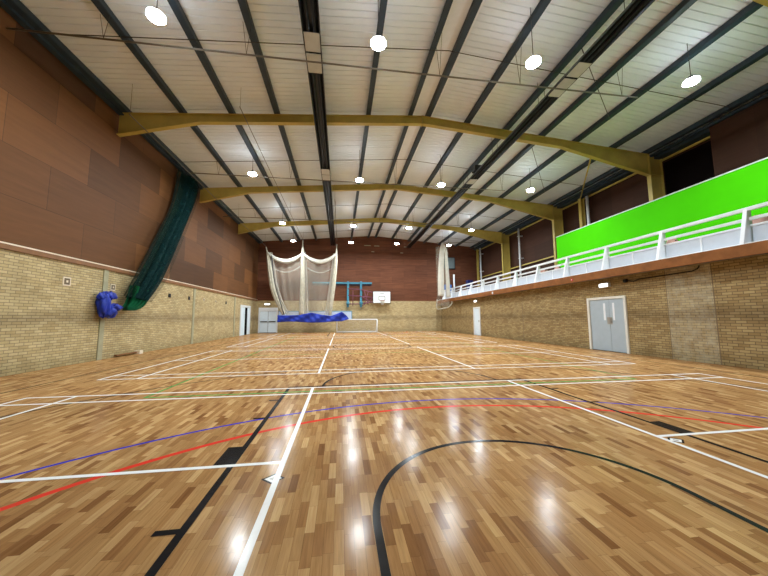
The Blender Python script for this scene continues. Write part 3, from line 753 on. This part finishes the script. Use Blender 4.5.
# thin flat netting between the bundles
def sheet(xa, xb, sag):
    def fn(u, v):
        x = xa + (xb-xa)*u; zt = 7.05 - sag*math.sin(PI*u)
        # follow the drawn-in left bundle
        x += (1-u)*(1.45*(v**2.2) if xa < -7 else 0) - u*(0.5*v if xb > -2.5 else 0)
        return (x, YC+0.12+0.05*math.sin(u*30), zt + (1.55-zt)*v)
    MB().grid(fn, 30, 16).build('net_panel', 'net_white', cn)
sheet(-7.9, -4.9, 0.65); sheet(-4.88, -2.0, 0.65)
MB().tube(lerp_path([(-7.55, YC-0.2, 6.9), (-7.4, YC-0.25, 5.6), (-7.15, YC-0.25, 4.2), (-6.75, YC-0.25, 2.9), (-6.35, YC-0.2, 1.7)], 5), 0.035, 8).build('strap', 'navy', cn)
# blue skirt
def skirt(u, v):
    x = -6.9 + 6.15*u
    pts = [(0, 1.62), (0.1, 1.58), (0.3, 1.62), (0.47, 1.84), (0.62, 1.62), (0.75, 1.54), (0.9, 1.9), (0.96, 1.6), (1.0, 1.3)]
    for (a, za), (c, zc) in zip(pts[:-1], pts[1:]):
        if a <= u <= c+1e-9: top = za + (zc-za)*(u-a)/(c-a); break
    bot = 1.0 + 0.05*math.sin(u*9) + 0.22*max(0, u-0.9)/0.1
    fold = 0.05*math.sin(u*26 + v*5) + 0.015*math.sin(u*61 - v*8)
    return (x, YC-0.25+fold, top + (bot-top)*v)
MB().grid(skirt, 90, 10).build('blue_skirt', 'blue_tarp', cn, solid=0.02)

# ================================================================== FAR RIGHT NET
rn = thing('divider_net', (7.5, 22.5, 2.1), 'white net bundle hanging beside the far end of the balcony railing', 'net')
pr_ = lerp_path([(7.42, 22.4, 7.9), (7.3, 22.4, 7.0), (7.2, 22.4, 5.4), (7.15, 22.4, 3.2)], 7); n = len(pr_)
MB().tube(pr_, [0.1+0.16*(k/(n-1))**0.6 for k in range(n)], 30, folds=8, amp=0.16).build('gathered_net', 'net_swag', rn)
pr2 = lerp_path([(7.5, 22.5, 7.88), (7.72, 22.5, 7.0), (7.8, 22.5, 5.0), (7.85, 22.5, 3.1)], 7); n = len(pr2)
MB().tube(pr2, [0.06+0.12*(k/(n-1)) for k in range(n)], 24, folds=6, amp=0.2).build('gathered_net', 'net_swag', rn)
MB().grid(lambda u, v: (6.85+1.15*u, 22.62+0.06*math.sin(u*26), 7.6-5.3*v), 30, 8).build('net_panel', 'net_white', rn)
MB().tube(lerp_path([(6.82, 22.5, 2.9), (6.8, 22.5, 2.1), (7.3, 22.5, 2.12), (7.8, 22.5, 2.22), (8.12, 22.45, 2.55), (8.1, 22.45, 2.74)], 5), 0.045, 8).build('hem_rope', 'net_bundle', rn)
MB().tube([(6.9, 22.5, 7.95), (8.0, 22.5, 7.95), (12.2, 22.5, 8.2)], 0.02, 6).tube([(7.42, 22.5, 7.95), (7.42, 22.5, ztop(7.4)+0.02)], 0.01, 5).build('track', 'pipe', rn)

# ================================================================== GREEN NET ON THE LEFT WALL
gn = thing('green_net', (XL+0.25, 8.6, 1.7), 'dark green divider net gathered and swept down against the left wall', 'net')
Lp = [(12.0, 8.2), (11.65, 6.6), (10.9, 5.2), (9.8, 3.36), (8.95, 2.1)]
Rp = [(13.35, 8.25), (13.05, 7.3), (12.25, 5.75), (10.8, 3.15), (9.8, 2.0)]
Lc = lerp_path([(0, y, z) for y, z in Lp], 8); Rc = lerp_path([(0, y, z) for y, z in Rp], 8)
def gfn(off, ph, fr, amp_, w0=0.0, w1=1.0):
    def fn(u, v):
        k = u*(len(Lc)-1); i = min(int(k), len(Lc)-2); a = Lc[i].lerp(Lc[i+1], k-i); c = Rc[i].lerp(Rc[i+1], k-i)
        vv = w0 + (w1-w0)*v; p = a.lerp(c, vv)
        return (XL + off + amp_*math.sin(vv*fr + ph + 0.8*u) + 0.02*math.sin(vv*71+u*5), p.y, p.z)
    return fn
MB().grid(gfn(0.28, 0, 34, 0.10), 40, 90).build('net_folds', 'net_green', gn)
MB().grid(gfn(0.5, 1.7, 27, 0.09, 0.12, 0.88), 40, 80).build('net_folds', 'net_green', gn)
# loose outer veil on both edges
m_v = mat_net('thin_green_net', srgb(30, 52, 44), 0.38); MT['net_green_thin'] = m_v
MB().grid(gfn(0.4, 0.5, 30, 0.06, -0.38, 1.3), 40, 60).build('loose_net', 'net_green_thin', gn)
# foot of the net gathered towards the tie point
A0, A1 = Vector((0, 9.15, 2.6)), Vector((0, 10.25, 2.3))
Q = [Vector((0, 8.85, 2.15)), Vector((0, 9.6, 1.72)), Vector((0, 10.1, 2.1))]
def foot(off, ph):
    def fn(u, v):
        top = Lc[-1].lerp(Rc[-1], v) + Vector((0, 0.12, 0.45))
        end = Vector((0, 8.80, 1.78 - 0.16*v))
        ctrl = Vector((0, 9.0+1.0*v, 1.98-0.38*v))
        p = (1-u)**2*top + 2*u*(1-u)*ctrl + u*u*end
        return (XL + off + 0.08*(1-u*0.7)*math.sin(v*30+ph), p.y, p.z)
    return fn
MB().grid(foot(0.27, 0), 20, 50).build('net_foot', 'net_green_foot', gn)
MB().grid(foot(0.42, 2), 20, 50).build('net_foot', 'net_green_foot', gn)
MB().tube([(XL+0.3, 13.5, 8.3), (XL+0.35, 13.5, 8.0)], 0.07, 8).tube([(XL+0.55, 11.6, 8.3), (XL+0.55, 13.7, 8.3)], 0.02, 6).build('runner', 'black', gn)
# blue tarpaulin bag that holds the net foot
bg = thing('blue_net_bag', (XL+0.15, 8.2, 1.4), 'crumpled blue tarpaulin tying the green net to the left wall', 'bag')
def lump(cx, cy, cz, rx, ry, rz, seed, name):
    rnd = random.Random(seed); ph = [rnd.uniform(0, 6) for _ in range(6)]
    mb = MB()
    def fn(u, v):
        th = 2*PI*u; ps = PI*v
        k = 1 + 0.13*math.sin(3*th+ph[0]+2*ps) + 0.10*math.sin(5*th+ph[1]-3*ps) + 0.06*math.sin(9*th+ph[2]+5*ps)
        return (cx+rx*k*math.sin(ps)*math.cos(th), cy+ry*k*math.sin(ps)*math.sin(th), cz+rz*k*math.cos(ps))
    mb.grid(fn, 36, 20); bmesh.ops.remove_doubles(mb.bm, verts=mb.bm.verts, dist=0.0005)
    return mb.build(name, 'blue_tarp', bg)
lump(XL+0.22, 8.02, 1.78, 0.16, 0.2, 0.36, 1, 'fold')
lump(XL+0.22, 8.3, 1.56, 0.16, 0.27, 0.17, 2, 'fold')
lump(XL+0.2, 8.27, 2.1, 0.13, 0.24, 0.13, 3, 'fold')
lump(XL+0.26, 8.46, 1.72, 0.13, 0.24, 0.11, 4, 'fold')
lump(XL+0.2, 7.92, 2.05, 0.1, 0.13, 0.12, 5, 'fold')
MB().tube([(XL+0.02, 7.85, 2.12), (XL+0.12, 7.9, 2.12), (XL+0.2, 8.0, 2.05)], 0.02, 6).build('tie_hook', 'steel', bg)

# ================================================================== FIVE-A-SIDE GOAL
g5 = thing('football_goal', (0.03, 25.0, 0), 'white five-a-side football goal with net in front of the far wall', 'goal')
gx0, gx1, gz = -1.8, 1.86, 1.2
fr = MB()
for x in (gx0, gx1): fr.tube([(x, 25.0, 0.03), (x, 25.0, gz)], 0.045, 10)
fr.tube([(gx0, 25.0, gz), (gx1, 25.0, gz)], 0.045, 10)
fr.build('frame', 'white', g5)
fr = MB()
for x in (gx0, gx1): fr.tube([(x, 25.0, gz), (x, 25.35, gz-0.05), (x, 25.9, 0.05), (x, 25.0, 0.03)], 0.02, 8)
fr.tube([(gx0, 25.9, 0.05), (gx1, 25.9, 0.05)], 0.05, 8).build('back_frame', 'white', g5)
MB().grid(lambda u, v: (gx0+(gx1-gx0)*u, 25.02+0.33*min(1, v*3)+0.55*max(0, v-0.33)/0.67, gz-0.02-0.03*min(1, v*3)-1.08*max(0, v-0.33)/0.67), 20, 12).build('net', 'net_goal', g5)

# ================================================================== ODDS AND ENDS ON THE BALCONY
s = thing('scoreboard', (9.7, YB-0.1, 6.4), 'grey rectangular screen on the far wall above the balcony end', 'screen')
MB().box(9.1, 10.3, YB-0.16, YB, 6.35, 7.6).build('casing', 'black', s, bevel=0.02)
MB().box(9.16, 10.24, YB-0.17, YB-0.155, 6.42, 7.53).build('display', 'screen', s)
o = MB().tube([(9.95, 26.5, 3.05), (9.95, 26.5, 5.7)], 0.09, 10, 'white').tube([(9.95, 26.5, 3.05), (9.95, 26.5, 3.1)], 0.3, 14, 'white')
tag(o.build('white_post'), 'white upright post standing at the far end of the balcony', 'post')
o = MB().box(8.75, 9.5, 26.0, 26.5, 3.05, 4.6).build('gym_crate', 'blue_kit', bevel=0.04)
tag(o, 'bright blue crate at the far end of the balcony below the screen', 'crate')
o = MB().box(11.2, 11.8, 26.0, 26.5, 3.05, 5.1).build('gym_mat_stack', 'navy_kit', bevel=0.04)
tag(o, 'dark navy padded block standing at the far balcony corner', 'mat')
def bundle(y, x, zt, m, label, seed):
    t = thing('cloth_bundle', (x, y, 3.04), label, 'bundle', 'small bundles showing over the balcony panels')
    rnd = random.Random(seed); a = [rnd.uniform(0, 6) for _ in range(4)]
    def fn(u, v):
        th = 2*PI*u; k = 1+0.16*math.sin(3*th+a[0]+v*4)+0.1*math.sin(5*th+a[1]-v*6)
        r = 0.16*math.sin(PI*min(1, 0.08+v*0.92))**0.5*k
        return (x+r*math.cos(th), y+r*1.3*math.sin(th), zt-(zt-3.05)*v)
    mb = MB(); mb.grid(fn, 24, 14); mb.build('cloth', m, t)
    MB().tube([(x-0.02, y-0.16, zt-0.10), (x, y-0.05, zt-0.04), (x+0.02, y+0.05, zt-0.06)], 0.05, 8).build('fold', 'darkcloth', t)
bundle(3.02, 8.9, 3.83, 'pink', 'pinkish bundle showing over the balcony panel right of the nearest railing post', 1)
bundle(5.05, 8.9, 3.74, 'pink', 'pinkish brown bundle over the balcony panel right of the second railing post', 2)
bundle(11.2, 8.9, 3.8, 'pink', 'pale pink bundle behind the railing just left of the green wall', 3)
bundle(10.2, 8.9, 3.75, 'pink', 'pink bundle behind the railing at the left edge of the green wall', 4)
# small fittings high on the far gable
for k, (x, z, w_, lab) in enumerate(((1.15, 8.62, 0.33, 'left slim white fitting high on the far gable'), (2.1, 8.6, 0.26, 'slim white fitting second from left high on the far gable'),
                                (1.7, 8.0, 0.14, 'short white fitting low left of the lamp on the far gable'), (4.68, 7.95, 0.14, 'short white fitting low right of the lamp on the far gable'),
                                (5.1, 8.58, 0.2, 'slim white fitting right of the lamp high on the far gable'))):
    tag(MB().box(x-w_, x+w_, YB-0.06, YB+0.02, z-0.03, z+0.03).build('gable_fitting', 'grey_steel', bevel=0.008), lab, 'fitting', 'small pale fittings high on the far gable')
